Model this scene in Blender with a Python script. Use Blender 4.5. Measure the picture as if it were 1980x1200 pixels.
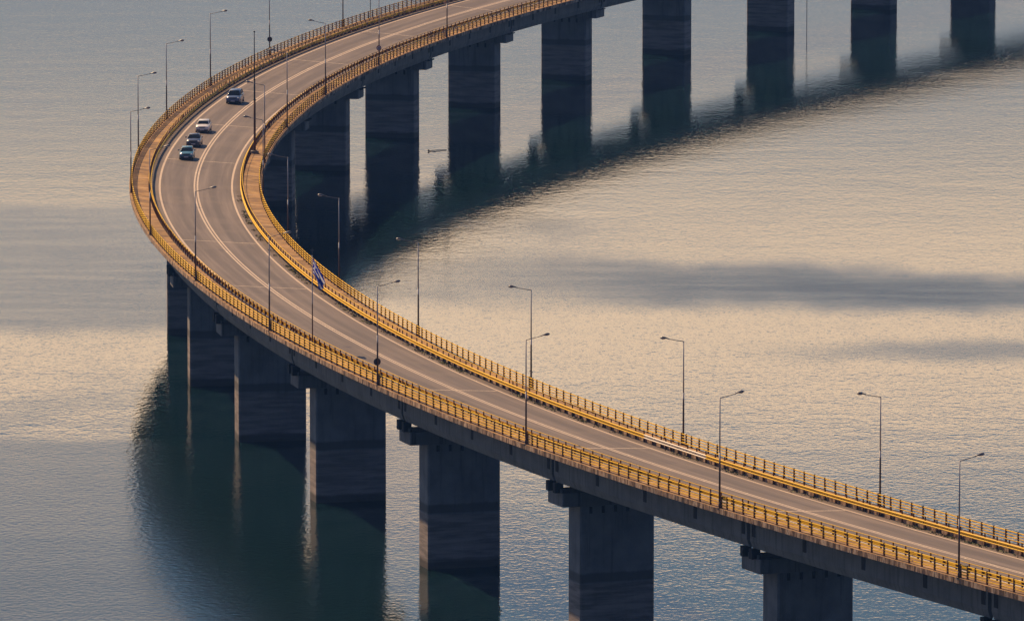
import bpy, bmesh, math, random
from math import sin, cos, pi, radians
from mathutils import Vector, Matrix
random.seed(7)
scene = bpy.context.scene
for o in list(bpy.data.objects): bpy.data.objects.remove(o)
COL = scene.collection

# ------------------------------------------------------------------ camera, world, sun, exposure
CAM_H = 103.457
WATER_Z = -14.80
cam = bpy.data.cameras.new('camera'); camo = bpy.data.objects.new('camera', cam); COL.objects.link(camo)
camo.location = (0, 0, CAM_H)
camo.rotation_euler = (radians(90 - 7.6116), 0, 0)
cam.sensor_fit = 'HORIZONTAL'; cam.sensor_width = 36
cam.lens = 15154.1 / 1980 * 36
cam.clip_start = 5; cam.clip_end = 60000
scene.camera = camo
scene.render.resolution_x = 1024; scene.render.resolution_y = 620
SUN_AZ = radians(-37.5)      # measured from +Y, clockwise positive
SUN_EL = radians(46)
SKY_STRENGTH = 0.06
# radiance of the low sky against sine of height: dull haze, bright warm bank, slate blue above
SKY_STOPS = [(0.0, (.27, .295, .32)), (.085, (.29, .315, .34)), (.104, (.355, .36, .365)), (.111, (.44, .41, .37)), (.119, (.90, .70, .50)), (.128, (1.20, .88, .59)), (.143, (1.62, 1.12, .70)), (.152, (.36, .40, .435)), (.164, (.19, .28, .38)), (.21, (.10, .20, .345)), (.30, (.085, .18, .33))]
SKY_BACK = (.040, .066, .145)
sun = bpy.data.lights.new('sun', 'SUN'); suno = bpy.data.objects.new('sun', sun); COL.objects.link(suno)
sun.energy = 4.6; sun.angle = radians(0.5); sun.color = (1.0, 0.66, 0.36)
sd = Vector((sin(SUN_AZ) * cos(SUN_EL), cos(SUN_AZ) * cos(SUN_EL), sin(SUN_EL)))
suno.rotation_euler = sd.to_track_quat('Z', 'Y').to_euler()
suno.location = (-300, 600, 500)
scene.view_settings.view_transform = 'Standard'
scene.view_settings.look = 'None'
scene.view_settings.exposure = 0.5
scene.view_settings.gamma = 1.0

def build_world():
    w = bpy.data.worlds.new('World'); scene.world = w; w.use_nodes = True
    nt = w.node_tree; N = nt.nodes; L = nt.links; N.clear()
    out = N.new('ShaderNodeOutputWorld'); bg = N.new('ShaderNodeBackground')
    sky = N.new('ShaderNodeTexSky'); sky.sky_type = 'NISHITA'; sky.sun_disc = False
    sky.sun_elevation = SUN_EL; sky.sun_rotation = SUN_AZ
    sky.altitude = 300; sky.air_density = 1.0; sky.dust_density = 0.6; sky.ozone_density = 4.0
    bg.inputs['Strength'].default_value = SKY_STRENGTH
    k = 1.0 / SKY_STRENGTH
    tc = N.new('ShaderNodeTexCoord'); sep = N.new('ShaderNodeSeparateXYZ')
    L.new(tc.outputs['Generated'], sep.inputs[0])
    mp = N.new('ShaderNodeMapping'); mp.inputs['Scale'].default_value = (4, 4, 30)
    L.new(tc.outputs['Generated'], mp.inputs['Vector'])
    noi = N.new('ShaderNodeTexNoise'); noi.inputs['Scale'].default_value = 1.3; noi.inputs['Detail'].default_value = 4
    L.new(mp.outputs[0], noi.inputs['Vector'])
    # height in the sky, made uneven by the clouds
    h1 = N.new('ShaderNodeMath'); h1.operation = 'MULTIPLY_ADD'; h1.inputs[1].default_value = 0.024; h1.inputs[2].default_value = -0.012
    L.new(noi.outputs['Fac'], h1.inputs[0])
    h2 = N.new('ShaderNodeMath'); h2.operation = 'ADD'; L.new(sep.outputs['Z'], h2.inputs[0]); L.new(h1.outputs[0], h2.inputs[1])
    rp = N.new('ShaderNodeValToRGB'); e = rp.color_ramp.elements
    stops = SKY_STOPS
    e[0].position = stops[0][0]; e[0].color = tuple(c * k / 40 for c in stops[0][1]) + (1,)
    e[1].position = stops[1][0]; e[1].color = tuple(c * k / 40 for c in stops[1][1]) + (1,)
    for p_, c in stops[2:]:
        q = e.new(p_); q.color = tuple(x * k / 40 for x in c) + (1,)
    L.new(h2.outputs[0], rp.inputs['Fac'])
    sc = N.new('ShaderNodeMixRGB'); sc.blend_type = 'MULTIPLY'; sc.inputs['Fac'].default_value = 1; sc.inputs[2].default_value = (40, 40, 40, 1)
    L.new(rp.outputs[0], sc.inputs[1])
    r1 = N.new('ShaderNodeMapRange'); r1.interpolation_type = 'SMOOTHSTEP'
    r1.inputs['From Min'].default_value = 0.42; r1.inputs['From Max'].default_value = 0.22
    L.new(sep.outputs['Z'], r1.inputs['Value'])
    mix = N.new('ShaderNodeMixRGB')
    L.new(r1.outputs[0], mix.inputs['Fac']); L.new(sky.outputs[0], mix.inputs[1]); L.new(sc.outputs[0], mix.inputs[2])
    # added: sky behind the camera dimmed to blue-grey, to darken shaded faces
    r2 = N.new('ShaderNodeMapRange'); r2.interpolation_type = 'SMOOTHSTEP'
    r2.inputs['From Min'].default_value = 0.35; r2.inputs['From Max'].default_value = -0.25
    r2.inputs['To Max'].default_value = 0.92
    L.new(sep.outputs['Y'], r2.inputs['Value'])
    mix2 = N.new('ShaderNodeMixRGB'); mix2.inputs[2].default_value = tuple(c * k for c in SKY_BACK) + (1,)
    L.new(r2.outputs[0], mix2.inputs['Fac']); L.new(mix.outputs[0], mix2.inputs[1])
    L.new(mix2.outputs[0], bg.inputs['Color']); L.new(bg.outputs[0], out.inputs[0])
build_world()

# ------------------------------------------------------------------ path of the bridge
S0 = 97.588; SPAN = 40.0
X0, Y0, H0 = 68.7803, 547.5751, -0.50465
KN = [0.000374901, 0.000931609, 0.0015814, 0.001559088, 0.001350508, 0.001892381, 0.001333939, 0.001642273,
      0.001528721, 0.001418531, 0.000645903, -0.00003868]
KS = [760.0 / 11 * i for i in range(12)]
BE = [0.04275, 0.070477, 0.071535, 0.103782]; BS = [0, 250, 500, 760]
def interp(x, xs, ys):
    if x <= xs[0]: return ys[0]
    if x >= xs[-1]: return ys[-1]
    for i in range(len(xs) - 1):
        if x <= xs[i + 1]:
            t = (x - xs[i]) / (xs[i + 1] - xs[i]); return ys[i] * (1 - t) + ys[i + 1] * t
TAB = {}
def _build():
    def kap(s): return 0.0 if s < 0 or s > 760 else interp(s, KS, KN)
    x, y, h = X0, Y0, H0; TAB[0] = (x, y, h)
    for i in range(0, 1000):
        hm = h + kap(i + .5) / 2; h2 = h + kap(i + .5)
        x += sin(hm); y += cos(hm); h = h2; TAB[i + 1] = (x, y, h)
    x, y, h = X0, Y0, H0
    for i in range(0, 240):
        x -= sin(h); y -= cos(h); TAB[-i - 1] = (x, y, h)
_build()
def track(s):
    i = math.floor(s); t = s - i; a = TAB[i]; b = TAB[i + 1]
    return (a[0] * (1 - t) + b[0] * t, a[1] * (1 - t) + b[1] * t, a[2] * (1 - t) + b[2] * t)
def zdeck(s):
    s = min(max(s, -40), 800)
    u = (s - 350) / 350
    return -2.1196 * u + 0.88033 * u * u
def bank(s): return interp(s, BS, BE)
def P(s, off, dz=0.0, flat=False):
    x, y, h = track(s)
    z = zdeck(s) + dz - (0 if flat else bank(s) * off)
    return Vector((x + off * cos(h), y - off * sin(h), z))
def HEAD(s): return track(s)[2]
SA, SB = -120.0, 900.0

# ------------------------------------------------------------------ helpers
def mesh_obj(name, bm, mat, parent=None, smooth=False, world=True):
    me = bpy.data.meshes.new(name); bm.normal_update(); bm.to_mesh(me); bm.free()
    for m_ in (mat if isinstance(mat, (list, tuple)) else [mat]): me.materials.append(m_)
    if smooth:
        for p in me.polygons: p.use_smooth = True
    o = bpy.data.objects.new(name, me); COL.objects.link(o)
    if parent is not None:
        o.parent = parent
        if world:
            o.matrix_parent_inverse = parent.matrix_basis.inverted()
    return o
def thing(name, label, cat, loc=(0, 0, 0), rz=0.0, group=None):
    o = bpy.data.objects.new(name, None); COL.objects.link(o); o.empty_display_size = .3
    o.location = loc; o.rotation_euler = (0, 0, rz); o['label'] = label; o['category'] = cat
    if group: o['group'] = group
    return o
def tag(o, label, cat, group=None):
    o['label'] = label; o['category'] = cat
    if group: o['group'] = group
    return o
def dup(root, loc, rz, label, group=None):
    r = root.copy(); COL.objects.link(r); r.location = loc; r.rotation_euler = (0, 0, rz)
    r['label'] = label
    if group: r['group'] = group
    for ch in list(root.children):
        c = ch.copy(); COL.objects.link(c); c.parent = r
        for g in list(ch.children):
            d = g.copy(); COL.objects.link(d); d.parent = c
    return r
def add_box(bm, c, sx, sy, sz, rz=0.0, bevel=0.0):
    M = Matrix.Translation(c) @ Matrix.Rotation(rz, 4, 'Z') @ Matrix.Diagonal((sx, sy, sz, 1))
    r = bmesh.ops.create_cube(bm, size=1, matrix=M)
    if bevel:
        es = set()
        for v in r['verts']: es.update(v.link_edges)
        bmesh.ops.bevel(bm, geom=list(es), offset=bevel, segments=2, affect='EDGES', profile=.5)
    return r
def add_cone(bm, a, b, r0, r1, n=10, cap=True):
    a = Vector(a); b = Vector(b); d = b - a
    q = d.to_track_quat('Z', 'Y').to_matrix().to_4x4()
    bmesh.ops.create_cone(bm, cap_ends=cap, segments=n, radius1=r0, radius2=r1, depth=d.length,
                          matrix=Matrix.Translation((a + b) / 2) @ q)
def add_tube(bm, pts, r, n=8):
    rings = []
    for i, p in enumerate(pts):
        p = Vector(p); t = (Vector(pts[min(i + 1, len(pts) - 1)]) - Vector(pts[max(i - 1, 0)])).normalized()
        u = t.cross(Vector((0, 0, 1)))
        if u.length < 1e-4: u = Vector((1, 0, 0))
        u.normalize(); w = u.cross(t)
        rr = r[i] if isinstance(r, (list, tuple)) else r
        rings.append([bm.verts.new(p + (u * cos(2 * pi * k / n) + w * sin(2 * pi * k / n)) * rr) for k in range(n)])
    for a, b in zip(rings[:-1], rings[1:]):
        for k in range(n): bm.faces.new((a[k], a[(k + 1) % n], b[(k + 1) % n], b[k]))
    bm.faces.new(rings[0][::-1]); bm.faces.new(rings[-1])
def frange(a, b, st):
    n = max(1, int(round((b - a) / st))); return [a + (b - a) * i / n for i in range(n + 1)]
def sweep(prof, svals, closed=True, flat=False, bm=None, jit=None, cap=True):
    """prof: list of (off, dz) ; uv = (s, perimeter position)"""
    own = bm is None
    if own: bm = bmesh.new()
    uv = bm.loops.layers.uv.verify()
    per = [0.0]
    for a, b in zip(prof, prof[1:] + prof[:1]): per.append(per[-1] + math.hypot(a[0] - b[0], a[1] - b[1]))
    rings = []
    for s in svals:
        rings.append([bm.verts.new(P(s, o_ + (jit(s) if jit else 0), z_, flat)) for o_, z_ in prof])
    n = len(prof); m_ = n if closed else n - 1
    for i in range(len(svals) - 1):
        for k in range(m_):
            k2 = (k + 1) % n
            f = bm.faces.new((rings[i][k], rings[i + 1][k], rings[i + 1][k2], rings[i][k2]))
            q = [(svals[i], per[k]), (svals[i + 1], per[k]), (svals[i + 1], per[k + 1]), (svals[i], per[k + 1])]
            for lp, c in zip(f.loops, q): lp[uv].uv = c
    if closed and cap:
        bm.faces.new(rings[0]); bm.faces.new(rings[-1][::-1])
    if own: bmesh.ops.recalc_face_normals(bm, faces=bm.faces) if closed else None
    return bm
def strip(o0, o1, dz, svals):
    bm = bmesh.new(); uv = bm.loops.layers.uv.verify(); nn = 6 if abs(o1 - o0) > 2 else 1
    offs = [o0 + (o1 - o0) * i / nn for i in range(nn + 1)]
    R = [[bm.verts.new(P(s, o, dz)) for o in offs] for s in svals]
    for i in range(len(svals) - 1):
        for k in range(nn):
            f = bm.faces.new((R[i][k], R[i][k + 1], R[i + 1][k + 1], R[i + 1][k]))
            for lp, c in zip(f.loops, [(svals[i], offs[k]), (svals[i], offs[k + 1]), (svals[i + 1], offs[k + 1]), (svals[i + 1], offs[k])]):
                lp[uv].uv = c
    return bm

# ------------------------------------------------------------------ materials
def new_mat(name):
    m = bpy.data.materials.new(name); m.use_nodes = True
    nt = m.node_tree; b = nt.nodes['Principled BSDF']; return m, nt, b
def nd(nt, t, **kw):
    n = nt.nodes.new(t)
    for k, v in kw.items(): setattr(n, k, v)
    return n
def noise(nt, vec, scale, detail=4, rough=.55, mapping=None):
    if mapping:
        mp = nd(nt, 'ShaderNodeMapping'); mp.inputs['Scale'].default_value = mapping; nt.links.new(vec, mp.inputs['Vector']); vec = mp.outputs[0]
    n = nd(nt, 'ShaderNodeTexNoise'); n.inputs['Scale'].default_value = scale
    n.inputs['Detail'].default_value = detail; n.inputs['Roughness'].default_value = rough
    nt.links.new(vec, n.inputs['Vector']); return n.outputs['Fac']
def ramp(nt, fac, stops):
    r = nd(nt, 'ShaderNodeValToRGB'); e = r.color_ramp.elements
    while len(e) > 1: e.remove(e[-1])
    e[0].position = stops[0][0]; e[0].color = (*stops[0][1], 1)
    for p_, c in stops[1:]:
        q = e.new(p_); q.color = (*c, 1)
    nt.links.new(fac, r.inputs['Fac']); return r.outputs['Color']
def mixc(nt, fac, a, b, mode='MIX'):
    m = nd(nt, 'ShaderNodeMixRGB', blend_type=mode)
    for s_, v in ((0, fac), (1, a), (2, b)):
        if isinstance(v, (int, float)): m.inputs[s_].default_value = v
        elif isinstance(v, tuple): m.inputs[s_].default_value = (*v, 1)
        else: nt.links.new(v, m.inputs[s_])
    return m.outputs[0]
def maprange(nt, v, a, b, c=0., d=1., smooth=True):
    r = nd(nt, 'ShaderNodeMapRange')
    if smooth: r.interpolation_type = 'SMOOTHSTEP'
    for k, x in (('From Min', a), ('From Max', b), ('To Min', c), ('To Max', d)): r.inputs[k].default_value = x
    nt.links.new(v, r.inputs['Value']); return r.outputs[0]
def math_(nt, op, a, b=None):
    m = nd(nt, 'ShaderNodeMath', operation=op)
    for i, v in enumerate((a, b)):
        if v is None: continue
        if isinstance(v, (int, float)): m.inputs[i].default_value = v
        else: nt.links.new(v, m.inputs[i])
    return m.outputs[0]
def bump(nt, b, h, strength=.3, dist=.02):
    n = nd(nt, 'ShaderNodeBump'); n.inputs['Strength'].default_value = strength; n.inputs['Distance'].default_value = dist
    nt.links.new(h, n.inputs['Height']); nt.links.new(n.outputs[0], b.inputs['Normal'])
def world_pos(nt): return nd(nt, 'ShaderNodeNewGeometry').outputs['Position']
def uvo(nt): return nd(nt, 'ShaderNodeTexCoord').outputs['UV']
def simple(name, col, rough=.6, metal=0., var=.25, scale=3.0):
    m, nt, b = new_mat(name)
    n = noise(nt, nd(nt, 'ShaderNodeTexCoord').outputs['Object'], scale)
    c = ramp(nt, n, [(.3, tuple(x * (1 - var) for x in col)), (.7, tuple(min(1, x * (1 + var)) for x in col))])
    nt.links.new(c, b.inputs['Base Color']); b.inputs['Roughness'].default_value = rough; b.inputs['Metallic'].default_value = metal
    return m

def mat_concrete(name, base, stain, streak=1.0):
    m, nt, b = new_mat(name); wp = world_pos(nt)
    n1 = noise(nt, wp, .5, 5); n2 = noise(nt, wp, 1.0, 5, .6, (2.2, 2.2, .18)); n3 = noise(nt, wp, 9, 3)
    c = ramp(nt, n1, [(.3, tuple(x * .75 for x in base)), (.7, tuple(x * 1.15 for x in base))])
    f = maprange(nt, n2, .48, .68, 0, .75 * streak)
    c = mixc(nt, f, c, stain)
    c = mixc(nt, .35, c, ramp(nt, n3, [(.3, (.55, .55, .55)), (.7, (1, 1, 1))]), 'MULTIPLY')
    nt.links.new(c, b.inputs['Base Color']); b.inputs['Roughness'].default_value = .85
    bump(nt, b, n3, .4, .02)
    return m
def mat_pier():
    m, nt, b = new_mat('pier_concrete'); wp = world_pos(nt)
    sep = nd(nt, 'ShaderNodeSeparateXYZ'); nt.links.new(wp, sep.inputs[0])
    n1 = noise(nt, wp, .45, 5); n2 = noise(nt, wp, 1.0, 5, .6, (1.8, 1.8, .12)); n3 = noise(nt, wp, 7, 4, .65)
    c = ramp(nt, n1, [(.3, (.18, .18, .185)), (.7, (.32, .315, .31))])
    c = mixc(nt, maprange(nt, n2, .5, .7, 0, .6), c, (.10, .095, .09))
    zz = math_(nt, 'ADD', math_(nt, 'SUBTRACT', sep.outputs['Z'], WATER_Z), math_(nt, 'MULTIPLY', math_(nt, 'SUBTRACT', n1, .5), .35))
    # lift lines and old water levels
    hi = math_(nt, 'MULTIPLY', maprange(nt, zz, 5.0, 5.25), maprange(nt, zz, 6.1, 5.8))
    c = mixc(nt, math_(nt, 'MULTIPLY', hi, .8), c, (.09, .085, .08))
    mid = maprange(nt, zz, 5.1, 4.9)
    band = noise(nt, wp, 1.0, 4, .6, (.25, .25, 2.6))
    mud = ramp(nt, band, [(.38, (.17, .145, .13)), (.62, (.42, .35, .31))])
    c = mixc(nt, math_(nt, 'MULTIPLY', mid, .8), c, mud)
    low = maprange(nt, zz, 1.0, .55)
    c = mixc(nt, math_(nt, 'MULTIPLY', low, .85), c, (.055, .05, .042))
    pan = nd(nt, 'ShaderNodeTexBrick'); pan.offset = 0
    c = mixc(nt, .3, c, ramp(nt, n3, [(.3, (.5, .5, .5)), (.7, (1, 1, 1))]), 'MULTIPLY')
    nt.links.new(c, b.inputs['Base Color']); b.inputs['Roughness'].default_value = .9
    bump(nt, b, n3, .5, .03)
    return m
def mat_fascia():
    m, nt, b = new_mat('stained_slab_edge'); uv = uvo(nt); wp = world_pos(nt)
    n1 = noise(nt, uv, 1.0, 6, .7, (1.0, .16, 1)); n2 = noise(nt, wp, .35, 4); n3 = noise(nt, wp, 6, 4)
    c = ramp(nt, n1, [(.38, (.035, .03, .03)), (.46, (.13, .075, .05)), (.51, (.5, .32, .2)), (.57, (.75, .58, .42)), (.61, (.10, .06, .045)), (.68, (.55, .36, .22))])
    c = mixc(nt, maprange(nt, n2, .48, .62, 0, .4), c, (.08, .065, .06))
    c = mixc(nt, .4, c, ramp(nt, n3, [(.3, (.5, .5, .5)), (.7, (1, 1, 1))]), 'MULTIPLY')
    nt.links.new(c, b.inputs['Base Color']); b.inputs['Roughness'].default_value = .9
    bump(nt, b, n1, .8, .05)
    return m
def mat_asphalt():
    m, nt, b = new_mat('worn_asphalt'); uv = uvo(nt)
    sep = nd(nt, 'ShaderNodeSeparateXYZ'); nt.links.new(uv, sep.inputs[0]); off = sep.outputs['Y']
    nl = noise(nt, uv, 1.0, 5, .6, (.035, 1.4, 1)); nb = noise(nt, uv, .28, 5); nf = noise(nt, uv, 14, 3)
    wob = math_(nt, 'ADD', off, math_(nt, 'MULTIPLY', math_(nt, 'SUBTRACT', nb, .5), .7))
    c = ramp(nt, nl, [(.32, (.086, .068, .061)), (.5, (.132, .105, .093)), (.66, (.185, .149, .13))])
    # oil-darkened middle of each lane, polished tracks
    for cc in (-2.0, 2.0):
        d = math_(nt, 'ABSOLUTE', math_(nt, 'SUBTRACT', wob, cc))
        c = mixc(nt, maprange(nt, d, .8, .1, 0, .6), c, (.078, .063, .058))
    # dirt and soil on the shoulders
    ao = math_(nt, 'ABSOLUTE', wob)
    c = mixc(nt, maprange(nt, ao, 4.3, 4.75, 0, .85), c, (.085, .058, .04))
    patch = noise(nt, uv, .09, 2)
    c = mixc(nt, maprange(nt, patch, .55, .6, 0, .22), c, (.19, .15, .12))
    c = mixc(nt, .35, c, ramp(nt, nf, [(.3, (.6, .6, .6)), (.7, (1, 1, 1))]), 'MULTIPLY')
    nt.links.new(c, b.inputs['Base Color']); b.inputs['Roughness'].default_value = .72
    bump(nt, b, nf, .2, .01)
    return m
def mat_walk():
    m, nt, b = new_mat('footway_concrete'); uv = uvo(nt)
    sep = nd(nt, 'ShaderNodeSeparateXYZ'); nt.links.new(uv, sep.inputs[0])
    n1 = noise(nt, uv, .55, 5); n2 = noise(nt, uv, 5, 4)
    c = ramp(nt, n1, [(.32, (.16, .09, .035)), (.5, (.29, .17, .062)), (.68, (.43, .27, .095))])
    # separate slabs a couple of metres long, each a little different, with pale cover joints
    bi = math_(nt, 'FLOOR', math_(nt, 'DIVIDE', sep.outputs['X'], 2.5))
    wn = nd(nt, 'ShaderNodeTexWhiteNoise', noise_dimensions='1D'); nt.links.new(bi, wn.inputs['W'])
    c = mixc(nt, .7, c, ramp(nt, wn.outputs['Value'], [(0, (.68, .66, .64)), (1, (1.25, 1.2, 1.1))]), 'MULTIPLY')
    fr = math_(nt, 'ABSOLUTE', math_(nt, 'SUBTRACT', math_(nt, 'FRACT', math_(nt, 'DIVIDE', sep.outputs['X'], 10.0)), .5))
    c = mixc(nt, maprange(nt, fr, .03, .02, 0, .75), c, (.5, .34, .2))
    c = mixc(nt, .4, c, ramp(nt, n2, [(.3, (.55, .55, .55)), (.7, (1, 1, 1))]), 'MULTIPLY')
    nt.links.new(c, b.inputs['Base Color']); b.inputs['Roughness'].default_value = .85
    bump(nt, b, n2, .3, .02)
    return m
def mat_line():
    m, nt, b = new_mat('worn_road_paint'); uv = uvo(nt)
    n = noise(nt, uv, 2.2, 6, .7); n2 = noise(nt, uv, .25, 3)
    f = maprange(nt, math_(nt, 'ADD', n, math_(nt, 'MULTIPLY', n2, .4)), .5, .64, 0, .8)
    c = mixc(nt, f, (.86, .72, .54), (.42, .33, .25))
    nt.links.new(c, b.inputs['Base Color']); b.inputs['Roughness'].default_value = .6
    return m
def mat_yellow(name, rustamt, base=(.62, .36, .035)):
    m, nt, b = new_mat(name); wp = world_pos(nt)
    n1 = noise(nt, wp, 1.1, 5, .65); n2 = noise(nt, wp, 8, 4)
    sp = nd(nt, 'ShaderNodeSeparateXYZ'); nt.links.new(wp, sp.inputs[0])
    far = maprange(nt, sp.outputs['Y'], 870, 980, 0, .17)          # far rails' shaded side painted in as extra brown through the rust mask
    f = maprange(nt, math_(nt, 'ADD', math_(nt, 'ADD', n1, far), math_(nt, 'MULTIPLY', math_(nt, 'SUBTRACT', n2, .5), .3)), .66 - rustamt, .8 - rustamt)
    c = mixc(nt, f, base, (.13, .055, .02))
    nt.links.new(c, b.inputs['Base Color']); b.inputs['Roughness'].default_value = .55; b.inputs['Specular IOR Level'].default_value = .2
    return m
def mat_pole():
    m, nt, b = new_mat('lamp_pole_steel'); tcn = nd(nt, 'ShaderNodeTexCoord').outputs['Object']
    sep = nd(nt, 'ShaderNodeSeparateXYZ'); nt.links.new(tcn, sep.inputs[0])
    n = noise(nt, tcn, 2, 4)
    zz = math_(nt, 'ADD', sep.outputs['Z'], math_(nt, 'MULTIPLY', n, .8))
    c = mixc(nt, maprange(nt, zz, 4.2, 4.7), (.11, .06, .04), (.46, .46, .48))
    nt.links.new(c, b.inputs['Base Color']); b.inputs['Roughness'].default_value = .5; b.inputs['Metallic'].default_value = .2
    return m
def mat_water():
    m, nt, b = new_mat('lake_water'); wp = world_pos(nt)
    sep = nd(nt, 'ShaderNodeSeparateXYZ'); nt.links.new(wp, sep.inputs[0]); X, Y = sep.outputs['X'], sep.outputs['Y']
    b.inputs['Base Color'].default_value = (.0038, .0155, .0195, 1)
    b.inputs['IOR'].default_value = 1.333
    b.inputs['Subsurface Weight'].default_value = 1.0; b.inputs['Subsurface Scale'].default_value = 1.8
    b.inputs['Subsurface Radius'].default_value = (2.0, 3.0, 3.0)
    warp = noise(nt, wp, 1.0, 4, .55, (.035, .012, 1)); fine = noise(nt, wp, 1.0, 3, .5, (.16, .05, 1))
    Yw = math_(nt, 'ADD', Y, math_(nt, 'ADD', math_(nt, 'MULTIPLY', math_(nt, 'SUBTRACT', warp, .5), 34), math_(nt, 'MULTIPLY', math_(nt, 'SUBTRACT', fine, .5), 9)))
    def edge(y_left, y_right, soft):       # a lane boundary running across the lake (drifts of wind)
        k = (y_right - y_left) / 110.0; c0 = (y_left + y_right) / 2
        e = math_(nt, 'SUBTRACT', Yw, math_(nt, 'ADD', math_(nt, 'MULTIPLY', X, k), c0))
        return maprange(nt, e, -soft, soft)
    inv = lambda v: math_(nt, 'SUBTRACT', 1.0, v)
    gust = noise(nt, wp, 1.0, 4, .6, (.02, .011, 1))
    low = math_(nt, 'MULTIPLY', inv(edge(788, 788, 6)), maprange(nt, math_(nt, 'ADD', X, math_(nt, 'MULTIPLY', warp, 20)), 14, -22, .15, 1.0))   # breeze over the near water
    streak = noise(nt, wp, 1.0, 4, .6, (.05, .22, 1))
    band = math_(nt, 'MULTIPLY', edge(904, 884, 13), inv(edge(954, 916, 14)))      # a drift of wind across the middle
    band = math_(nt, 'MULTIPLY', math_(nt, 'MULTIPLY', band, maprange(nt, X, -14, 34, .3, .8)), maprange(nt, streak, .3, .6, .8, 1.0))
    band2 = math_(nt, 'MULTIPLY', math_(nt, 'MULTIPLY', edge(838, 841, 7), inv(edge(852, 857, 7))), maprange(nt, X, 18, 50, 0, .45))
    band = math_(nt, 'MAXIMUM', band, band2)
    bandl = math_(nt, 'MULTIPLY', math_(nt, 'MULTIPLY', edge(872, 872, 12), inv(edge(985, 985, 12))), maprange(nt, X, -22, -40, 0, .5))
    bandl = math_(nt, 'MULTIPLY', bandl, maprange(nt, streak, .3, .6, .75, 1.0))
    far = edge(1046, 1064, 30)
    ruff = math_(nt, 'MAXIMUM', math_(nt, 'MAXIMUM', math_(nt, 'MULTIPLY', low, .45), math_(nt, 'MAXIMUM', band, bandl)), math_(nt, 'MULTIPLY', far, .08))
    ruff = math_(nt, 'MULTIPLY', ruff, maprange(nt, gust, .25, .6, 1.0, .7))
    ruff = math_(nt, 'MAXIMUM', ruff, maprange(nt, gust, .5, .75, 0.0, .3))
    # ripples : heights in metres
    w1 = noise(nt, wp, 1.0, 3, .55, (.80, .46, 1)); w2 = noise(nt, wp, 1.0, 2, .5, (1.7, 1.2, 1)); w3 = noise(nt, wp, 1.0, 2, .5, (.07, .10, 1))
    cool = math_(nt, 'MAXIMUM', inv(edge(786, 786, 14)), edge(1040, 1064, 30))
    a1 = math_(nt, 'MULTIPLY', math_(nt, 'SUBTRACT', .016, math_(nt, 'MULTIPLY', cool, .007)), maprange(nt, gust, .3, .65, .75, 1.2))
    calm_h = math_(nt, 'ADD', math_(nt, 'MULTIPLY', w1, a1), math_(nt, 'MULTIPLY', w2, .009))
    ruff_h = math_(nt, 'ADD', math_(nt, 'MULTIPLY', w1, .012), math_(nt, 'MULTIPLY', w2, .045))
    hgt = math_(nt, 'ADD', math_(nt, 'MULTIPLY', math_(nt, 'SUBTRACT', 1.0, ruff), calm_h), math_(nt, 'MULTIPLY', ruff, ruff_h))
    w4 = noise(nt, wp, 1.0, 1, .5, (3.6, 1.7, 1))
    hgt = math_(nt, 'ADD', hgt, math_(nt, 'ADD', math_(nt, 'MULTIPLY', w3, .02), math_(nt, 'MULTIPLY', w4, .0045)))
    bp = nd(nt, 'ShaderNodeBump'); bp.inputs['Distance'].default_value = 1.0; bp.inputs['Strength'].default_value = 1.0
    nt.links.new(hgt, bp.inputs['Height']); nt.links.new(bp.outputs[0], b.inputs['Normal'])
    nt.links.new(math_(nt, 'ADD', .025, math_(nt, 'MULTIPLY', ruff, .33)), b.inputs['Roughness'])
    return m
def car_paint(name, col):
    m, nt, b = new_mat(name); n = noise(nt, nd(nt, 'ShaderNodeTexCoord').outputs['Object'], 4)
    c = ramp(nt, n, [(.3, tuple(x * .85 for x in col)), (.7, col)]); nt.links.new(c, b.inputs['Base Color'])
    b.inputs['Roughness'].default_value = .3; b.inputs['Coat Weight'].default_value = .7; b.inputs['Coat Roughness'].default_value = .08
    return m

M = {}
M['water'] = mat_water()
M['pier'] = mat_pier()
M['girder'] = mat_concrete('girder_concrete', (.27, .262, .25), (.12, .115, .11), .8)
M['cap'] = mat_concrete('cap_concrete', (.25, .24, .23), (.07, .065, .065), 1.0)
M['slab'] = mat_fascia()
M['soffit'] = mat_concrete('soffit_concrete', (.22, .21, .2), (.12, .11, .1), .6)
M['asphalt'] = mat_asphalt(); M['walk'] = mat_walk(); M['line'] = mat_line()
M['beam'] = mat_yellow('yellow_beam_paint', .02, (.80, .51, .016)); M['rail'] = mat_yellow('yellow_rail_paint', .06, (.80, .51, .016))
M['post'] = mat_yellow('rusty_shaded_post_paint', .44, (.26, .12, .025))  # rust, with the posts' backlit darkness painted into the brown
M['pale_beam'] = simple('galvanised_beam', (.62, .58, .52), .4, .3, .1)
M['pole'] = mat_pole()
M['lamp'] = simple('lamp_housing', (.16, .17, .19), .4, .3, .1); M['lens'] = simple('lamp_lens', (.55, .58, .6), .1, 0, .05)
M['dark'] = simple('slot_shade_and_bearing', (.03, .03, .032), .9); M['steel'] = simple('dark_steel', (.05, .05, .055), .55, .4)  # first: flat dark painted for recess shade, also used on the bearings
M['joint'] = simple('joint_mortar', (.62, .52, .42), .8); M['rubber'] = simple('rubber', (.025, .025, .026), .85)
M['sign_back'] = simple('sign_back', (.06, .06, .065), .5, .4); M['sign_white'] = simple('sign_white', (.55, .53, .56), .5, 0, .05)
M['sign_red'] = simple('sign_red', (.30, .06, .06), .5, 0, .1); M['plate'] = simple('number_plate', (.7, .7, .7), .5, 0, .05)
M['glass'] = simple('car_glass', (.012, .016, .02), .06, 0, .1); M['chrome'] = simple('bright_metal', (.65, .65, .67), .2, .8, .05)
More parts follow.
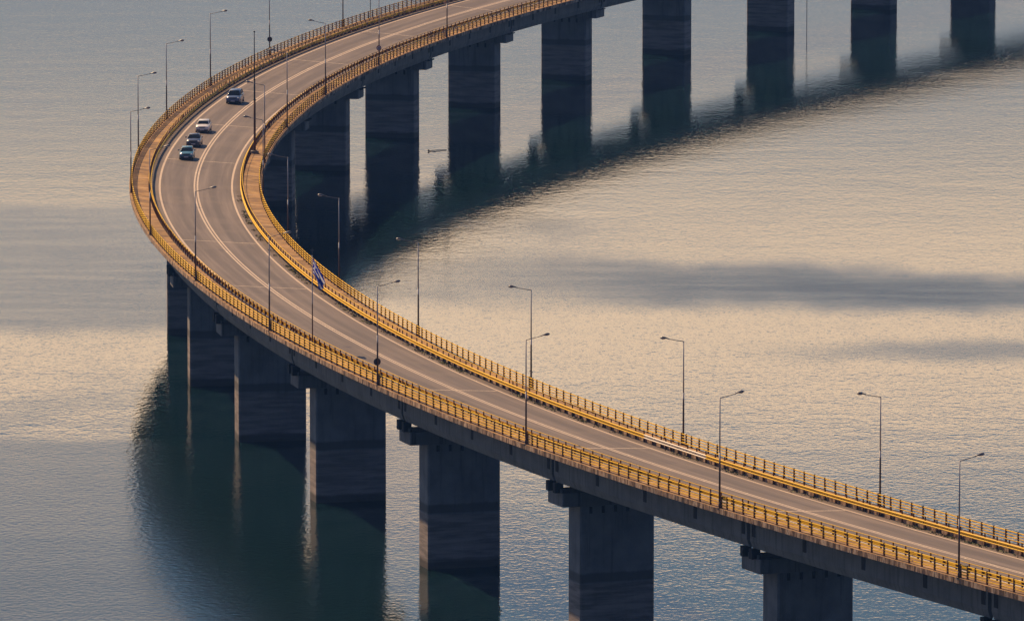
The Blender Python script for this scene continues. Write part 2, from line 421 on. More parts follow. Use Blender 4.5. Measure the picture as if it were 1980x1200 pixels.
M['headlight'] = simple('headlight_glass', (.75, .78, .8), .08, 0, .05); M['wood'] = simple('wet_wood', (.12, .09, .075), .8)
M['trim'] = simple('black_trim', (.02, .02, .022), .6)

# ------------------------------------------------------------------ water
def build_water():
    bm = bmesh.new(); r = 8000
    bmesh.ops.create_cube(bm, size=1, matrix=Matrix.Translation((0, 5000, WATER_Z - 20)) @ Matrix.Diagonal((2 * r, 14000, 40, 1)))
    o = mesh_obj('lake_water', bm, M['water']); o['kind'] = 'structure'
build_water()

# ------------------------------------------------------------------ road, markings, footways
FULL = frange(SA, SB, 2.0)
KERB = 5.35; EDGE = 7.5
def setting(name, bm, mat):
    o = mesh_obj(name, bm, mat); o['kind'] = 'structure'; return o
road = setting('road', strip(-KERB + .01, KERB - .01, 0.0, FULL), M['asphalt'])
def line_obj(name, o0, o1):
    o = mesh_obj(name, strip(o0, o1, .005, FULL), M['line'], road); return o
line_obj('edge_line', -4.19, -3.97); line_obj('edge_line', 3.97, 4.19)
line_obj('centre_line', -.26, -.08); line_obj('centre_line', .08, .26)
for k in range(-3, 20):
    if k in (3, 6): continue
    bm = bmesh.new(); G = []
    s = S0 + SPAN * k + .9
    w = .10
    for i in range(9):
        f = -3.95 + 7.8 * i / 8
        G.append((bm.verts.new(P(s - w, f, .010)), bm.verts.new(P(s + w, f, .010))))
    for a, b in zip(G[:-1], G[1:]): bm.faces.new((a[0], b[0], b[1], a[1]))
    mesh_obj('expansion_joint', bm, M['joint'], road)
setting('footway', strip(-EDGE + .02, -KERB - .0, .252, FULL), M['walk'])
setting('footway', strip(KERB, EDGE - .02, .252, FULL), M['walk'])

# ------------------------------------------------------------------ bridge
mid = P(S0 + 6 * SPAN, 0)
bridge = thing('bridge', 'long curved concrete road bridge on wall piers standing in the lake', 'bridge', (mid.x, mid.y, WATER_Z))
prof = [(-EDGE, .245), (-KERB, .245), (-KERB, -.008), (KERB, -.008), (KERB, .245), (EDGE, .245), (EDGE, -.18), (5.75, -.48), (-5.75, -.48), (-EDGE, -.18)]
mesh_obj('deck_slab', sweep(prof, FULL), M['slab'], bridge)
PW, PT = 3.46, 2.88
KLIST = list(range(-3, 20))
CAP_T, CAP_B, CAP_W, CAP_L = -3.32, -4.5, 5.25, 3.5
def prism(bm, s, hw, hl, z0, z1, bev, off=0.0):
    x, y, h = track(s); c = P(s, off, 0, True)
    pts = [(-hw, -hl + bev), (-hw + bev, -hl), (hw - bev, -hl), (hw, -hl + bev), (hw, hl - bev), (hw - bev, hl), (-hw + bev, hl), (-hw, hl - bev)]
    def w(a, b_, z): return (c.x + a * cos(h) + b_ * sin(h), c.y - a * sin(h) + b_ * cos(h), z)
    lo = [bm.verts.new(w(a, b_, z0)) for a, b_ in pts]; hi = [bm.verts.new(w(a, b_, z1)) for a, b_ in pts]
    for i in range(8): bm.faces.new((lo[i], lo[(i + 1) % 8], hi[(i + 1) % 8], hi[i]))
    bm.faces.new(lo[::-1]); bm.faces.new(hi)
def lbox(bm, s, off, dl, z, hw, hl, hz):
    """box at station s, offset off, pushed dl along the road; half sizes across, along, up"""
    x, y, h = track(s); c = P(s, off, 0, True) + Vector((sin(h), cos(h), 0)) * dl; c.z = z
    add_box(bm, c, 2 * hw, 2 * hl, 2 * hz, -h)
GOFF = [-5.3, -1.77, 1.77, 5.3]
for k in KLIST:
    s = S0 + SPAN * k; zc = zdeck(s)
    bm = bmesh.new(); prism(bm, s, PW, PT / 2, WATER_Z - 8, zc + CAP_B + .05, .14); bmesh.ops.recalc_face_normals(bm, faces=bm.faces)
    pier = mesh_obj('pier', bm, M['pier'], bridge)
    bm = bmesh.new(); prism(bm, s, CAP_W, CAP_L / 2, zc + CAP_B, zc + CAP_T, .08)
    bmesh.ops.recalc_face_normals(bm, faces=bm.faces)
    cap = mesh_obj('pier_cap', bm, M['cap'], pier)
    for side in (-1, 1):
        bm = bmesh.new(); lbox(bm, s, side * (CAP_W - .09), 0, zc + CAP_T + .16, .09, CAP_L / 2 - .5, .17)
        mesh_obj('cap_kerb', bm, M['cap'], pier)
    if -1 <= k <= 15:
        for j in range(5):
            bm = bmesh.new(); lbox(bm, s, -2.5 + j * 1.15, -PT / 2 - .0, zc + CAP_B - .42, .14, .02, .3)
            mesh_obj('painted_notch_shade', bm, M['dark'], pier)  # dark box paints the shade of a notch onto the wall
        for g in GOFF:
            zb = zc - bank(s) * g
            for dl in (-.8, .8):
                bm = bmesh.new(); lbox(bm, s, g, dl, (zc + CAP_T - .01 + zb - 2.78) / 2, .38, .3, (zb - 2.78 - zc - CAP_T + .02) / 2)
                mesh_obj('bearing', bm, M['dark'], pier)
    for dl in (-.75, .75):
        for i in range(3):
            bm = bmesh.new()
            o0 = GOFF[i] + .16; o1 = GOFF[i + 1] - .16
            om = (o0 + o1) / 2
            lbox(bm, s, om, dl, zc - bank(s) * om - 1.45, (o1 - o0) / 2, .14, 1.0)
            mesh_obj('diaphragm', bm, M['soffit'], bridge)
gp = [(-.45, -.49), (.45, -.49), (.45, -.62), (.15, -.8), (.15, -2.2), (.33, -2.4), (.33, -2.78), (-.33, -2.78), (-.33, -2.4), (-.15, -2.2), (-.15, -.8), (-.45, -.62)]
def edge_profile(side):   # the edge beam: flat outer face, chamfered in at the foot
    q = [(-.17, -.49), (.42, -.49), (.42, -.62), (.15, -.8), (.15, -2.2), (.3, -2.4), (.3, -2.78), (.06, -2.78), (-.17, -2.16)]
    return q if side < 0 else [(-a, b) for a, b in q[::-1]]
for k in KLIST[:-1]:
    s = S0 + SPAN * k
    for gi, g in enumerate(GOFF):
        pr = edge_profile(-1) if gi == 0 else edge_profile(1) if gi == 3 else gp
        bm = sweep([(g + a, b) for a, b in pr], frange(s + .28, s + SPAN - .28, 2.5))
        gd = mesh_obj('girder', bm, M['girder'], bridge)
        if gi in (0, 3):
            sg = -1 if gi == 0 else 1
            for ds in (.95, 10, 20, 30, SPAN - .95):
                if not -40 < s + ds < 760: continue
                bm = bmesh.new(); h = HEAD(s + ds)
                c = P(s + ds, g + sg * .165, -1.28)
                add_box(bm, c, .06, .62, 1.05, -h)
                mesh_obj('painted_pocket_shade', bm, M['dark'], gd)  # proud dark box: shade of a web opening put into its colour
# inspection platforms hung below the girders on the inner side
for k in (9, 10, 11):
    s = S0 + SPAN * k; zc = zdeck(s); h = HEAD(s)
    bm = bmesh.new()
    lbox(bm, s, -3.6, -2.5, zc - 4.15, 1.75, .45, .05)
    for a in (-5.3, -4.4, -3.5, -2.6, -1.9):
        for dl in (-2.05, -2.92): lbox(bm, s, a, dl, zc - 3.6, .025, .025, .55)
    for z_ in (3.65, 3.1): lbox(bm, s, -3.6, -2.92, zc - z_, 1.75, .02, .02)
    mesh_obj('service_platform', bm, M['steel'], bridge)

# ------------------------------------------------------------------ guard rails and railings
def posts(parent, name, mesh_bm, stations, off, mat, face, dz):
    """the 100 posts that show largest are parts, the rest one part"""
    vis = sorted(stations, key=lambda s: abs(s - 150) if s >= 56 else 1e3 + abs(s))
    main = vis[:100]; rest = vis[100:]
    me = bpy.data.meshes.new(name); mesh_bm.to_mesh(me); me.materials.append(mat)
    proto = bpy.data.objects.new(name, me); inv = parent.matrix_basis.inverted()
    for i, s in enumerate(main):
        o = proto if i == 0 else proto.copy()
        COL.objects.link(o); o.parent = parent; o.matrix_parent_inverse = inv
        p = P(s, off, dz); o.location = p; o.rotation_euler = (0, 0, -HEAD(s) + (pi if face > 0 else 0))
    bm = bmesh.new()
    for s in rest:
        n0 = len(bm.verts); bm.from_mesh(me); bm.verts.ensure_lookup_table()
        T = Matrix.Translation(P(s, off, dz)) @ Matrix.Rotation(-HEAD(s) + (pi if face > 0 else 0), 4, 'Z')
        for v in bm.verts[n0:]: v.co = T @ v.co
    o = mesh_obj(name, bm, mat, parent); o['kind'] = 'stuff'; mesh_bm.free()
def stations(extra=True):
    out = []
    for k in range(-5, 20):
        for j in range(20):
            s = S0 + SPAN * k + 1.5 + j * 2.0 - (.25 if j == 19 else 0)
            if SA + 1 < s < SB - 1: out.append(s)
        if extra and SA + 1 < S0 + SPAN * k + .45 < SB - 1: out.append(S0 + SPAN * k + .45)
    return out
JOG = {int(i): random.uniform(-1, 1) for i in range(-200, 1000)}
def wob(amp):
    def f(s):
        i = math.floor(s / 4.0); t = s / 4.0 - i
        return amp * (JOG[i] * (1 - t) + JOG[i + 1] * t)
    return f
for side, where in ((-1, 'outer'), (1, 'inner')):
    b0 = P(200, side * 5.2)
    lab = ('yellow steel guard rail between the road and the outer footway, its back to the camera' if side < 0 else
           'yellow steel guard rail facing the camera along the inner footway, with one bare pale stretch')
    gr = thing('guard_rail', lab, 'guard rail', b0)
    # posts : tapered channel sections
    bm = bmesh.new()
    add_box(bm, (0, 0, .02), .17, .2, .04)
    r = bmesh.ops.create_cube(bm, size=1, matrix=Matrix.Translation((0, 0, .52)) @ Matrix.Diagonal((.12, .15, 1.0, 1)))
    for v in r['verts']:
        if v.co.z > .8: v.co.x *= .75; v.co.y *= .45
    add_box(bm, (.10, 0, .55), .12, .10, .30)      # spacer block towards the beam
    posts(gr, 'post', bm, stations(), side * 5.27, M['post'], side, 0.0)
    def beam(s0, s1, nm, mat, lab=None):
        f = side * 5.08
        pr = []
        for dz, d in ((.36, .0), (.37, -.05), (.40, -.085), (.435, -.085), (.465, -.05), (.475, .03), (.605, .03), (.615, -.05), (.645, -.085), (.685, -.085), (.715, -.05), (.725, .0)):
            pr.append((f + side * d, dz))
        back = [(o + side * .012, z) for o, z in pr[::-1]]
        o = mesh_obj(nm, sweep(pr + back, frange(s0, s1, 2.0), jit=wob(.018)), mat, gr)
        if lab: o['label'] = lab
    if side < 0: beam(SA, SB, 'beam', M['beam'])
    else:
        beam(SA, 128.6, 'beam', M['beam']); beam(128.6, 142.5, 'beam', M['pale_beam'], 'bare pale metal stretch of beam without yellow paint'); beam(142.5, SB, 'beam', M['beam'])
    n = 6
    pr = [(side * 5.27 + .03 * cos(2 * pi * i / n), 1.04 + .03 * sin(2 * pi * i / n)) for i in range(n)]
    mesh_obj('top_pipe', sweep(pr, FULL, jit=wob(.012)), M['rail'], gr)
    lab = ('yellow post and rail railing along the outer lake side edge of the near footway' if side < 0 else
           'yellow and brown railing with four bars along the inner edge of the far footway')
    ra = thing('railing', lab, 'railing', P(200, side * 7.2))
    bm = bmesh.new()
    add_box(bm, (0, 0, .015), .16, .16, .03)
    r = bmesh.ops.create_cube(bm, size=1, matrix=Matrix.Translation((0, 0, .53)) @ Matrix.Diagonal((.15, .10, 1.10, 1)))
    for v in r['verts']:
        if v.co.z > .8: v.co.x *= .8; v.co.y *= .8
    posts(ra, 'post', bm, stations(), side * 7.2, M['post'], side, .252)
    for hz in (.27, .50, .73, .98):
        rr = .055 if hz > .9 else .046
        pr = [(side * 7.2 + rr * cos(2 * pi * i / 6), .252 + hz + rr * sin(2 * pi * i / 6)) for i in range(6)]
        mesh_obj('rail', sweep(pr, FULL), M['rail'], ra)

# ------------------------------------------------------------------ street lamps
def make_lamp():
    t = thing('street_lamp', '', 'street lamp')
    bm = bmesh.new()
    add_box(bm, (0, 0, .03), .34, .34, .06)
    add_cone(bm, (0, 0, .06), (0, 0, .5), .11, .095, 10); add_cone(bm, (0, 0, .5), (0, 0, 4.6), .085, .072, 10); add_cone(bm, (0, 0, 4.6), (0, 0, 9.12), .062, .045, 10)
    mesh_obj('pole', bm, M['pole'], t, True, False)
    bm = bmesh.new()
    add_tube(bm, [(0, 0, 9.05), (.08, 0, 9.1), (.5, 0, 9.17), (1.0, 0, 9.27), (1.55, 0, 9.40)], [.04, .036, .032, .028, .026], 8)
    mesh_obj('arm', bm, M['lamp'], t, True, False)
    bm = bmesh.new()
    st = [(1.35, .035, .05, 9.36), (1.55, .07, .07, 9.42), (1.78, .15, .11, 9.48), (2.0, .17, .12, 9.51), (2.15, .12, .08, 9.50), (2.2, .03, .03, 9.49)]
    rings = []
    for x, w, hh, z in st:
        rings.append([bm.verts.new((x, w * cos(a), z + (hh if sin(a) > 0 else .05) * sin(a))) for a in [2 * pi * i / 10 for i in range(10)]])
    for a, b in zip(rings[:-1], rings[1:]):
        for i in range(10): bm.faces.new((a[i], a[(i + 1) % 10], b[(i + 1) % 10], b[i]))
    bm.faces.new(rings[0][::-1]); bm.faces.new(rings[-1])
    hd = mesh_obj('lamp_head', bm, M['lamp'], t, True, False)
    bm = bmesh.new()
    bmesh.ops.create_uvsphere(bm, u_segments=12, v_segments=8, radius=1, matrix=Matrix.Translation((1.9, 0, 9.45)) @ Matrix.Diagonal((.24, .13, .10, 1)))
    mesh_obj('lens', bm, M['lens'], hd, True, False)
    return t
LEFT = {-2: None,
 -1: 'rightmost street lamp of the outer railing, near the bottom right corner',
 0: 'second street lamp from the right along the outer railing',
 1: 'outer railing street lamp standing just left of the pole with a crossbar',
 2: 'street lamp carrying a dark round sign on the long near straight',
 3: 'outer railing street lamp left of the flagpole, head over the inner footway',
 4: 'outer railing street lamp whose head appears over the middle of the road bend',
 5: 'outer railing street lamp left of the teal car, seen against the outer footway',
 6: 'leftmost street lamp of all, at the tip of the bend',
 7: 'second street lamp from the left edge, outer railing, just beyond the leftmost one',
 8: 'third street lamp from the left edge, on the outer railing against grey water',
 9: 'fourth street lamp from the left edge, on the outer railing left of the thick mast',
 10: 'far outer railing street lamp with a dark round sign, right of the mast top',
 11: 'farthest outer railing street lamp, a bare pole cut by the top edge'}
RIGHT = {-1: None,
 0: 'rightmost street lamp of the inner railing, against pale water',
 1: 'street lamp on the inner railing behind the unpainted stretch of guard rail',
 2: 'street lamp on the inner railing with a small crossbar on its pole',
 3: 'inner railing street lamp with a faint thin head, between flag and crossbar lamp',
 4: 'inner railing street lamp rising just right of the flag, head over dark water',
 5: 'street lamp on the inner railing with its pole against the dark shaded far piers',
 6: 'inner railing street lamp closest to the mast foot, head left of the thick lower mast',
 7: 'inner railing street lamp just right of the mast, head level with the narrower mast tube',
 8: 'inner railing street lamp whose head lies just under the far dark sign',
 9: 'farthest inner railing street lamp whose head is still inside the picture',
 10: 'street lamp on the inner railing carrying a round red rimmed sign',
 11: 'farthest inner railing street lamp, plain pole without sign cut by the top edge'}
lamp0 = make_lamp(); first = True
lamp_of = {}
for side, tab, off in ((-1, LEFT, -7.36), (1, RIGHT, 7.36)):
    for k, lab in tab.items():
        if lab is None: continue
        s = S0 + SPAN * k + 1.5
        p = P(s, off, .252); rz = -HEAD(s) + (0 if side < 0 else pi)
        grp = 'street lamps along the outer railing' if side < 0 else 'street lamps along the inner railing'
        if first:
            o = lamp0; o.location = p; o.rotation_euler = (0, 0, rz); o['label'] = lab; o['group'] = grp; first = False
        else: o = dup(lamp0, p, rz, lab, grp)
        lamp_of[(side, k)] = o
bm = bmesh.new(); add_box(bm, (0, 0, 1.55), .06, .9, .05)
mesh_obj('crossbar', bm, M['steel'], lamp_of[(1, 2)], False, False)

# ------------------------------------------------------------------ round signs on lamp posts
def sign(side, k, z, label, toward):
    s = S0 + SPAN * k + 1.5; p = P(s, side * 7.36, .252); h = HEAD(s)
    t = thing('road_sign', label, 'road sign', (p.x, p.y, p.z + z), -h, 'round road signs on lamp posts')
    d = -1 if toward else 1          # local -y faces the camera
    bm = bmesh.new(); add_cone(bm, (0, d * .10, 0), (0, d * .125, 0), .34, .34, 28)
    mesh_obj('plate', bm, M['sign_back'], t, False, False)
    bm = bmesh.new(); add_cone(bm, (0, d * .126, 0), (0, d * .132, 0), .33, .33, 28); mesh_obj('rim', bm, M['sign_red'], t, False, False)
    bm = bmesh.new(); add_cone(bm, (0, d * .133, 0), (0, d * .138, 0), .245, .245, 28); mesh_obj('face', bm, M['sign_white'], t, False, False)
    for zz in (-.12, .12):
        bm = bmesh.new(); add_box(bm, (0, d * .09, zz), .22, .03, .05)
        mesh_obj('clamp', bm, M['steel'], t, False, False)
    return t
sign(-1, 2, 2.15, 'dark back of a round road sign on a lamp post over the near railing', False)
sign(-1, 10, 2.05, 'dark back of a round road sign on a lamp post at the far outer railing', False)
sg = sign(1, 10, 2.25, 'round white road sign with a red rim facing the camera on a lamp post', True)
bm = bmesh.new()      # the blurred dark figures on the sign face
for x in (-.09, .07):
    add_box(bm, (x, -.1405, 0), .035, .004, .22); add_box(bm, (x + .07, -.1405, 0), .035, .004, .22)
    add_box(bm, (x + .035, -.1405, .10), .04, .004, .03); add_box(bm, (x + .035, -.1405, -.10), .04, .004, .03)
mesh_obj('figures', bm, M['steel'], sg, False, False)

# ------------------------------------------------------------------ mast, flagpole, flag, small posts
p = P(388.5, 5.75, .252)
t = thing('mast', 'thick stepped steel mast on a concrete foot beside the inner footway', 'mast', p)
bm = bmesh.new(); add_box(bm, (0, 0, .16), .9, .9, .32, .1, .04); mesh_obj('foot', bm, M['cap'], t, False, False)
bm = bmesh.new(); add_cone(bm, (0, 0, .3), (0, 0, .36), .26, .26, 12); add_cone(bm, (0, 0, .36), (0, 0, 6.3), .135, .125, 12)
lo = mesh_obj('lower_tube', bm, M['post'], t, True, False)
bm = bmesh.new(); add_cone(bm, (0, 0, 6.3), (0, 0, 6.42), .15, .15, 12); add_cone(bm, (0, 0, 6.42), (0, 0, 8.7), .10, .095, 12); mesh_obj('middle_tube', bm, M['steel'], t, True, False)
bm = bmesh.new(); add_cone(bm, (0, 0, 8.7), (0, 0, 8.8), .12, .12, 12); add_cone(bm, (0, 0, 8.8), (0, 0, 14.3), .07, .05, 10); add_cone(bm, (0, 0, 14.3), (0, 0, 14.45), .1, .09, 10)
mesh_obj('upper_tube', bm, M['steel'], t, True, False)

p = P(208.5, -5.6, .252)
fp = thing('flagpole', 'slim grey flagpole with a small cross on top beside the outer guard rail', 'flagpole', p)
bm = bmesh.new(); add_box(bm, (0, 0, .03), .3, .3, .06); add_cone(bm, (0, 0, .06), (0, 0, 8.6), .065, .04, 10); mesh_obj('pole', bm, M['pole'], fp, True, False)
bm = bmesh.new(); add_box(bm, (0, 0, 8.95), .05, .05, .7); add_box(bm, (0, 0, 9.08), .36, .05, .05); mesh_obj('cross_finial', bm, M['lamp'], fp, False, False)
def flag():
    m, nt, b = new_mat('flag_cloth'); uv = uvo(nt)
    sep = nd(nt, 'ShaderNodeSeparateXYZ'); nt.links.new(uv, sep.inputs[0]); U, V = sep.outputs['X'], sep.outputs['Y']
    def step(v, a): return math_(nt, 'GREATER_THAN', v, a)
    def lt(v, a): return math_(nt, 'LESS_THAN', v, a)
    odd = math_(nt, 'LESS_THAN', math_(nt, 'ABSOLUTE', math_(nt, 'SUBTRACT', math_(nt, 'FRACT', math_(nt, 'MULTIPLY', V, 4.5)), .78)), .19)      # rows from bottom 0=blue
    canton = math_(nt, 'MULTIPLY', lt(U, .37), step(V, 4 / 9))
    cr = math_(nt, 'MAXIMUM', lt(math_(nt, 'ABSOLUTE', math_(nt, 'SUBTRACT', U, .185)), .037), lt(math_(nt, 'ABSOLUTE', math_(nt, 'SUBTRACT', V, 6.5 / 9)), .055))
    white = math_(nt, 'ADD', math_(nt, 'MULTIPLY', canton, cr), math_(nt, 'MULTIPLY', math_(nt, 'SUBTRACT', 1.0, canton), odd))
    c = mixc(nt, white, (.025, .09, .60), (.85, .88, .92))
    nt.links.new(c, b.inputs['Base Color']); b.inputs['Roughness'].default_value = .8
    bm = bmesh.new(); ul = bm.loops.layers.uv.verify()
    nu, nv = 36, 16; G = []
    for i in range(nu + 1):
        row = []
        u = i / nu
        for j in range(nv + 1):
            v = j / nv
            # hoist runs up the pole; the fly hangs down and swings to the right in folds
            wid = 1.55 * (1 - .5 * u)
            cx = .08 + .95 * u ** 1.0 * .92; cz = 7.6 - 1.2 * u - .8 * u * u
            fx = .16 * sin(3.2 * pi * v + 5 * u) * (.25 + u); fy = .20 * sin(4.1 * pi * v + 3 * u) * (.3 + u)
            px = cx + (v - .5) * wid * .34 * u + fx * u
            row.append(bm.verts.new((px, fy * min(1, 4 * u), cz + (v - .5) * wid * (1 - .15 * u))))
        G.append(row)
    for i in range(nu):
        for j in range(nv):
            f = bm.faces.new((G[i][j], G[i + 1][j], G[i + 1][j + 1], G[i][j + 1]))
            for lp, (a, b_) in zip(f.loops, ((i, j), (i + 1, j), (i + 1, j + 1), (i, j + 1))): lp[ul].uv = (a / nu, b_ / nv)
    bmesh.ops.solidify(bm, geom=bm.faces[:], thickness=.008)
    o = mesh_obj('flag', bm, m, None, True); o.location = p
    tag(o, 'blue and white striped flag drooping from the flagpole', 'flag')
flag()
p = P(552, -7.2, .252)
bm = bmesh.new(); add_cone(bm, (0, 0, 0), (0, 0, 2.5), .05, .045, 8); add_box(bm, (0, 0, .02), .2, .2, .04); add_box(bm, (0, 0, 2.5), .14, .14, .06)
o = mesh_obj('marker_post', bm, M['steel'], None); o.location = p
tag(o, 'short thin dark post rising above the far outer railing at the top edge', 'post')
bm = bmesh.new(); add_cone(bm, (0, 0, -3), (0, 0, 12), .05, .05, 8); add_cone(bm, (0, 0, 12), (0, 0, 12.2), .09, .07, 8)
o = mesh_obj('gauge_rod', bm, M['steel'], None); o.location = (45.6, 1207.5, WATER_Z)
tag(o, 'very thin vertical rod standing in the water between two far piers', 'rod')
bm = bmesh.new(); add_tube(bm, [(-11.2, 1045.9, WATER_Z + .06), (-10.4, 1046.4, WATER_Z + .10), (-9.6, 1046.9, WATER_Z + .07), (-8.8, 1047.6, WATER_Z + .05)], [.05, .055, .05, .035], 8)
bmesh.ops.create_uvsphere(bm, u_segments=8, v_segments=6, radius=.13, matrix=Matrix.Translation((-11.2, 1045.9, WATER_Z + .14)))
o = mesh_obj('driftwood', bm, M['wood'], None)
tag(o, 'thin dark piece of driftwood floating between two far piers', 'driftwood')

# ------------------------------------------------------------------ cars
def make_car(name, label, paint, s, off, L, W, HT, hood, kind):
    base = P(s, off, .004); h = HEAD(s)
    t = thing(name, label, 'car', base, math.atan2(-cos(h), -sin(h)), 'cars driving towards the camera')
    hw = W / 2; fx = L / 2; belt = hood + .07
    # body shell : rings from nose to tail
    st = [(fx, .34, hood - .28, .80), (fx - .06, .24, hood - .14, .90), (fx - .3, .2, hood - .06, .97), (fx - .75, .19, hood, 1.0), (fx - 1.1, .19, belt - .02, 1.0),
          (0, .19, belt, 1.0), (-fx + .6, .2, belt + .03, .99), (-fx + .2, .22, belt, .95), (-fx, .36, belt - .12, .86)]
    bm = bmesh.new(); rings = []
    for x, zb, zt, k in st:
        w = hw * k
        half = [(w * .86, zb), (w * .98, zb + .12), (w, (zb + zt) / 2), (w * .985, zt - .09), (w * .90, zt), (w * .5, zt + .03)]
        ring = half + [(0, zt + .04)] + [(-a, b_) for a, b_ in half[::-1]]
        rings.append([bm.verts.new((x, a, b_)) for a, b_ in ring])
    n = len(rings[0])
    for a, b in zip(rings[:-1], rings[1:]):
        for i in range(n): bm.faces.new((a[i], a[(i + 1) % n], b[(i + 1) % n], b[i]))
    bm.faces.new(rings[0][::-1]); bm.faces.new(rings[-1])
    bmesh.ops.recalc_face_normals(bm, faces=bm.faces)
    body = mesh_obj('body', bm, paint, t, True, False)
    # cabin
    cow = fx - (.85 if kind == 'van' else 1.05); wt = cow - (.85 if kind == 'van' else .75)
    rear = -fx + (.12 if kind in ('van', 'hatch') else .75); rt = rear + (.25 if kind in ('van', 'hatch') else .55)
    zt = HT - .02; bw, tw = hw * .90, hw * .70
    def ring(x, z, w): return [(x, w, z), (x, -w, z)]
    pts = {'cf': (cow, belt - .03, bw), 'tf': (wt, zt - .05, tw), 'tr': (rt, zt - .04, tw), 'rb': (rear, belt - .03, bw * .98)}
    bm = bmesh.new(); v = {}
    for kk, (x, z, w) in pts.items():
        for sgn in (1, -1): v[kk, sgn] = bm.verts.new((x, sgn * w, z))
    ra = bm.verts.new(((wt + rt) / 2, tw * .98, zt + .02)); rb_ = bm.verts.new(((wt + rt) / 2, -tw * .98, zt + .02))
    bm.faces.new((v['cf', 1], v['cf', -1], v['tf', -1], v['tf', 1]))
    bm.faces.new((v['tf', 1], v['tf', -1], rb_, ra)); bm.faces.new((ra, rb_, v['tr', -1], v['tr', 1]))
    bm.faces.new((v['tr', 1], v['tr', -1], v['rb', -1], v['rb', 1]))
    bm.faces.new((v['cf', 1], v['tf', 1], ra, v['tr', 1], v['rb', 1])); bm.faces.new((v['cf', -1], v['rb', -1], v['tr', -1], rb_, v['tf', -1]))
    bm.faces.new((v['cf', -1], v['cf', 1], v['rb', 1], v['rb', -1]))
    bmesh.ops.recalc_face_normals(bm, faces=bm.faces)
    bmesh.ops.bevel(bm, geom=bm.edges[:], offset=.035, segments=2, affect='EDGES')
    mesh_obj('cabin', bm, paint, t, True, False)
    def pane(nm, quad, out):
        bm = bmesh.new(); c = sum((Vector(q) for q in quad), Vector()) / len(quad)
        nrm = Vector(out).normalized()
        a = [bm.verts.new(c + (Vector(q) - c) * .90 + nrm * .012) for q in quad]; bm.faces.new(a)
        bmesh.ops.solidify(bm, geom=bm.faces[:], thickness=.01)
        mesh_obj(nm, bm, M['glass'], t, False, False)
    a = pts
    pane('windscreen', [(a['cf'][0], bw, a['cf'][1] + .06), (a['tf'][0], tw, a['tf'][1]), (a['tf'][0], -tw, a['tf'][1]), (a['cf'][0], -bw, a['cf'][1] + .06)], (1, 0, .9))
    pane('rear_window', [(a['rb'][0], bw, a['rb'][1] + .06), (a['tr'][0], tw, a['tr'][1]), (a['tr'][0], -tw, a['tr'][1]), (a['rb'][0], -bw, a['rb'][1] + .06)], (-1, 0, .5))
    for sgn in (1, -1):
        xm = (wt + rt) / 2 - .05
        pane('side_window', [(cow - .25, sgn * bw * .985, belt + .04), (wt - .02, sgn * tw * 1.01, zt - .07), (xm + .05, sgn * tw * 1.01, zt - .05), (xm + .05, sgn * bw * .985, belt + .04)], (0, sgn, .35))
        pane('side_window', [(xm - .05, sgn * bw * .985, belt + .04), (xm - .05, sgn * tw * 1.01, zt - .05), (rt + .05, sgn * tw * 1.01, zt - .07), (rear + .3, sgn * bw * .985, belt + .04)], (0, sgn, .35))
        bm = bmesh.new(); bmesh.ops.create_uvsphere(bm, u_segments=10, v_segments=6, radius=1, matrix=Matrix.Translation((cow - .32, sgn * (hw + .09), belt + .10)) @ Matrix.Diagonal((.06, .12, .08, 1)))
        mesh_obj('mirror', bm, paint, t, True, False)
        bm = bmesh.new(); bmesh.ops.create_uvsphere(bm, u_segments=12, v_segments=8, radius=1, matrix=Matrix.Translation((fx - .10, sgn * hw * .70, hood - .20)) @ Matrix.Diagonal((.10, .19, .09, 1)))
        mesh_obj('headlight', bm, M['headlight'], t, True, False)
        for x in (fx - .78, -fx + .72):
            bm = bmesh.new(); add_cone(bm, (x, sgn * (hw - .19), .3), (x, sgn * (hw + .005), .3), .3, .3, 18)
            wh = mesh_obj('wheel', bm, M['rubber'], t, False, False)
            bm = bmesh.new(); add_cone(bm, (x, sgn * (hw + .003), .3), (x, sgn * (hw + .018), .3), .19, .17, 14); mesh_obj('rim', bm, M['chrome'], wh, False, False)
    bm = bmesh.new(); add_box(bm, (fx - .045, 0, hood - .22), .10, W * .42, .12, 0, .02); mesh_obj('grille', bm, M['trim'], t, False, False)
    bm = bmesh.new(); add_box(bm, (fx - .02, 0, .36), .14, W * .86, .16, 0, .03); mesh_obj('bumper', bm, M['trim'] if kind != 'sedan' else paint, t, False, False)
    bm = bmesh.new(); add_box(bm, (fx + .06, 0, .42), .02, .5, .11); mesh_obj('number_plate', bm, M['plate'], t, False, False)
    return t
make_car('hatchback_car', 'teal blue small car leading the group of cars, lowest in the bend', car_paint('teal_paint', (.06, .20, .27)), 380.0, -1.75, 3.9, 1.68, 1.42, .90, 'hatch')
make_car('saloon_car', 'dark grey car between the teal car and the white car', car_paint('dark_grey_paint', (.06, .07, .10)), 394.3, -1.75, 4.2, 1.72, 1.45, .92, 'sedan')
make_car('hatchback_car', 'white hatchback car behind the dark grey car', car_paint('white_paint', (.85, .83, .78)), 410.0, -1.95, 3.9, 1.68, 1.43, .92, 'hatch')
make_car('minivan_car', 'dark blue minivan following well behind the other cars', car_paint('navy_paint', (.08, .13, .25)), 444.3, -2.0, 4.4, 1.82, 1.68, 1.0, 'van')

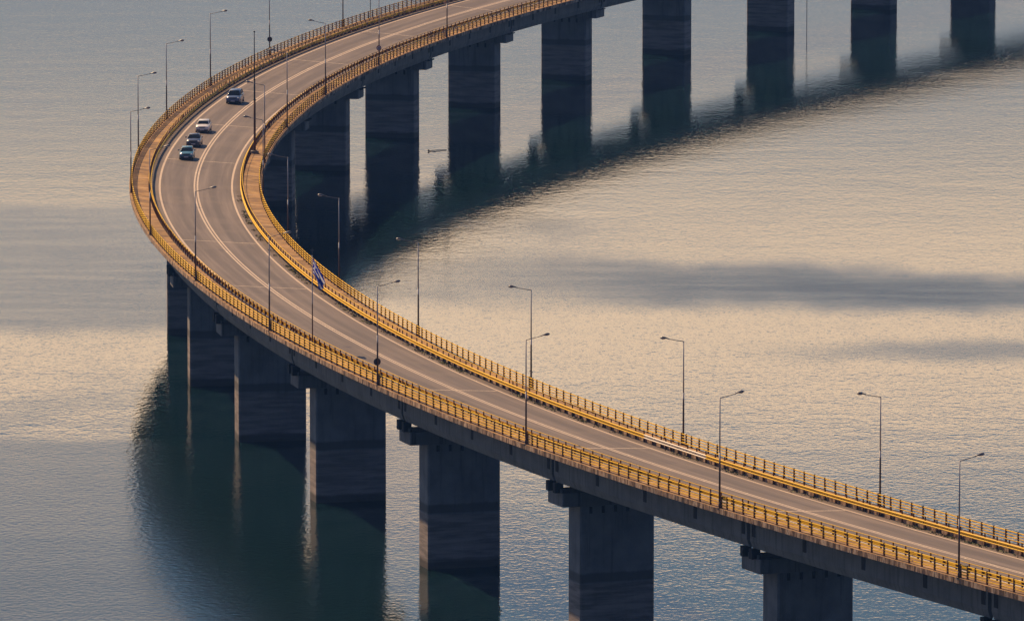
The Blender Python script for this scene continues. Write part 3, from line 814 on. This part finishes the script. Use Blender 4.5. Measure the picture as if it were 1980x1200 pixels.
# ------------------------------------------------------------------ weeds along the inner shoulder
def weeds():
    m, nt, b = new_mat('weed_leaves')
    n = noise(nt, world_pos(nt), 1.4, 3)
    c = ramp(nt, n, [(.35, (.20, .15, .06)), (.5, (.13, .14, .05)), (.65, (.09, .12, .04))])
    nt.links.new(c, b.inputs['Base Color']); b.inputs['Roughness'].default_value = .8
    bm = bmesh.new(); rnd = random.Random(3)
    for cl in range(260):
        s = rnd.uniform(55, 345); dens = 0.5 + 0.5 * sin(s * .21) * sin(s * .047 + 1)
        if rnd.random() > dens * 1.1: continue
        cs = s; r = rnd.uniform(.3, 1.6)
        for i in range(int(14 * r) + 8):
            ss = cs + rnd.gauss(0, r * .7); off = 4.86 + rnd.gauss(0, .2)
            if off > 5.2 or off < 4.3: continue
            q = P(ss, off, .003); a = rnd.uniform(0, 2 * pi); hh = rnd.uniform(.03, .12); w = rnd.uniform(.04, .11)
            lean = Vector((rnd.uniform(-.12, .12), rnd.uniform(-.12, .12), hh)); d = Vector((cos(a), sin(a), 0)) * w
            bm.faces.new([bm.verts.new(q - d), bm.verts.new(q + d), bm.verts.new(q + lean + d * .3), bm.verts.new(q + lean - d * .3)])
    o = mesh_obj('weeds', bm, m); o['kind'] = 'stuff'
    o['label'] = 'low green and brown weeds growing along the inner road edge'; o['category'] = 'weeds'
weeds()

# ------------------------------------------------------------------ thin bluish air over the lake
def haze():
    m = bpy.data.materials.new('thin_air'); m.use_nodes = True; nt = m.node_tree; nt.nodes.clear()
    out = nt.nodes.new('ShaderNodeOutputMaterial'); v = nt.nodes.new('ShaderNodeVolumePrincipled')
    v.inputs['Color'].default_value = (.14, .38, 1.0, 1); v.inputs['Density'].default_value = 6e-5; v.inputs['Anisotropy'].default_value = 0.0
    nt.links.new(v.outputs[0], out.inputs['Volume'])
    bm = bmesh.new(); z0, z1 = WATER_Z - 42, 112
    bmesh.ops.create_cube(bm, size=1, matrix=Matrix.Translation((0, 5000, (z0 + z1) / 2)) @ Matrix.Diagonal((16200, 14200, z1 - z0, 1)))
    o = mesh_obj('haze', bm, m); o['kind'] = 'stuff'
haze()
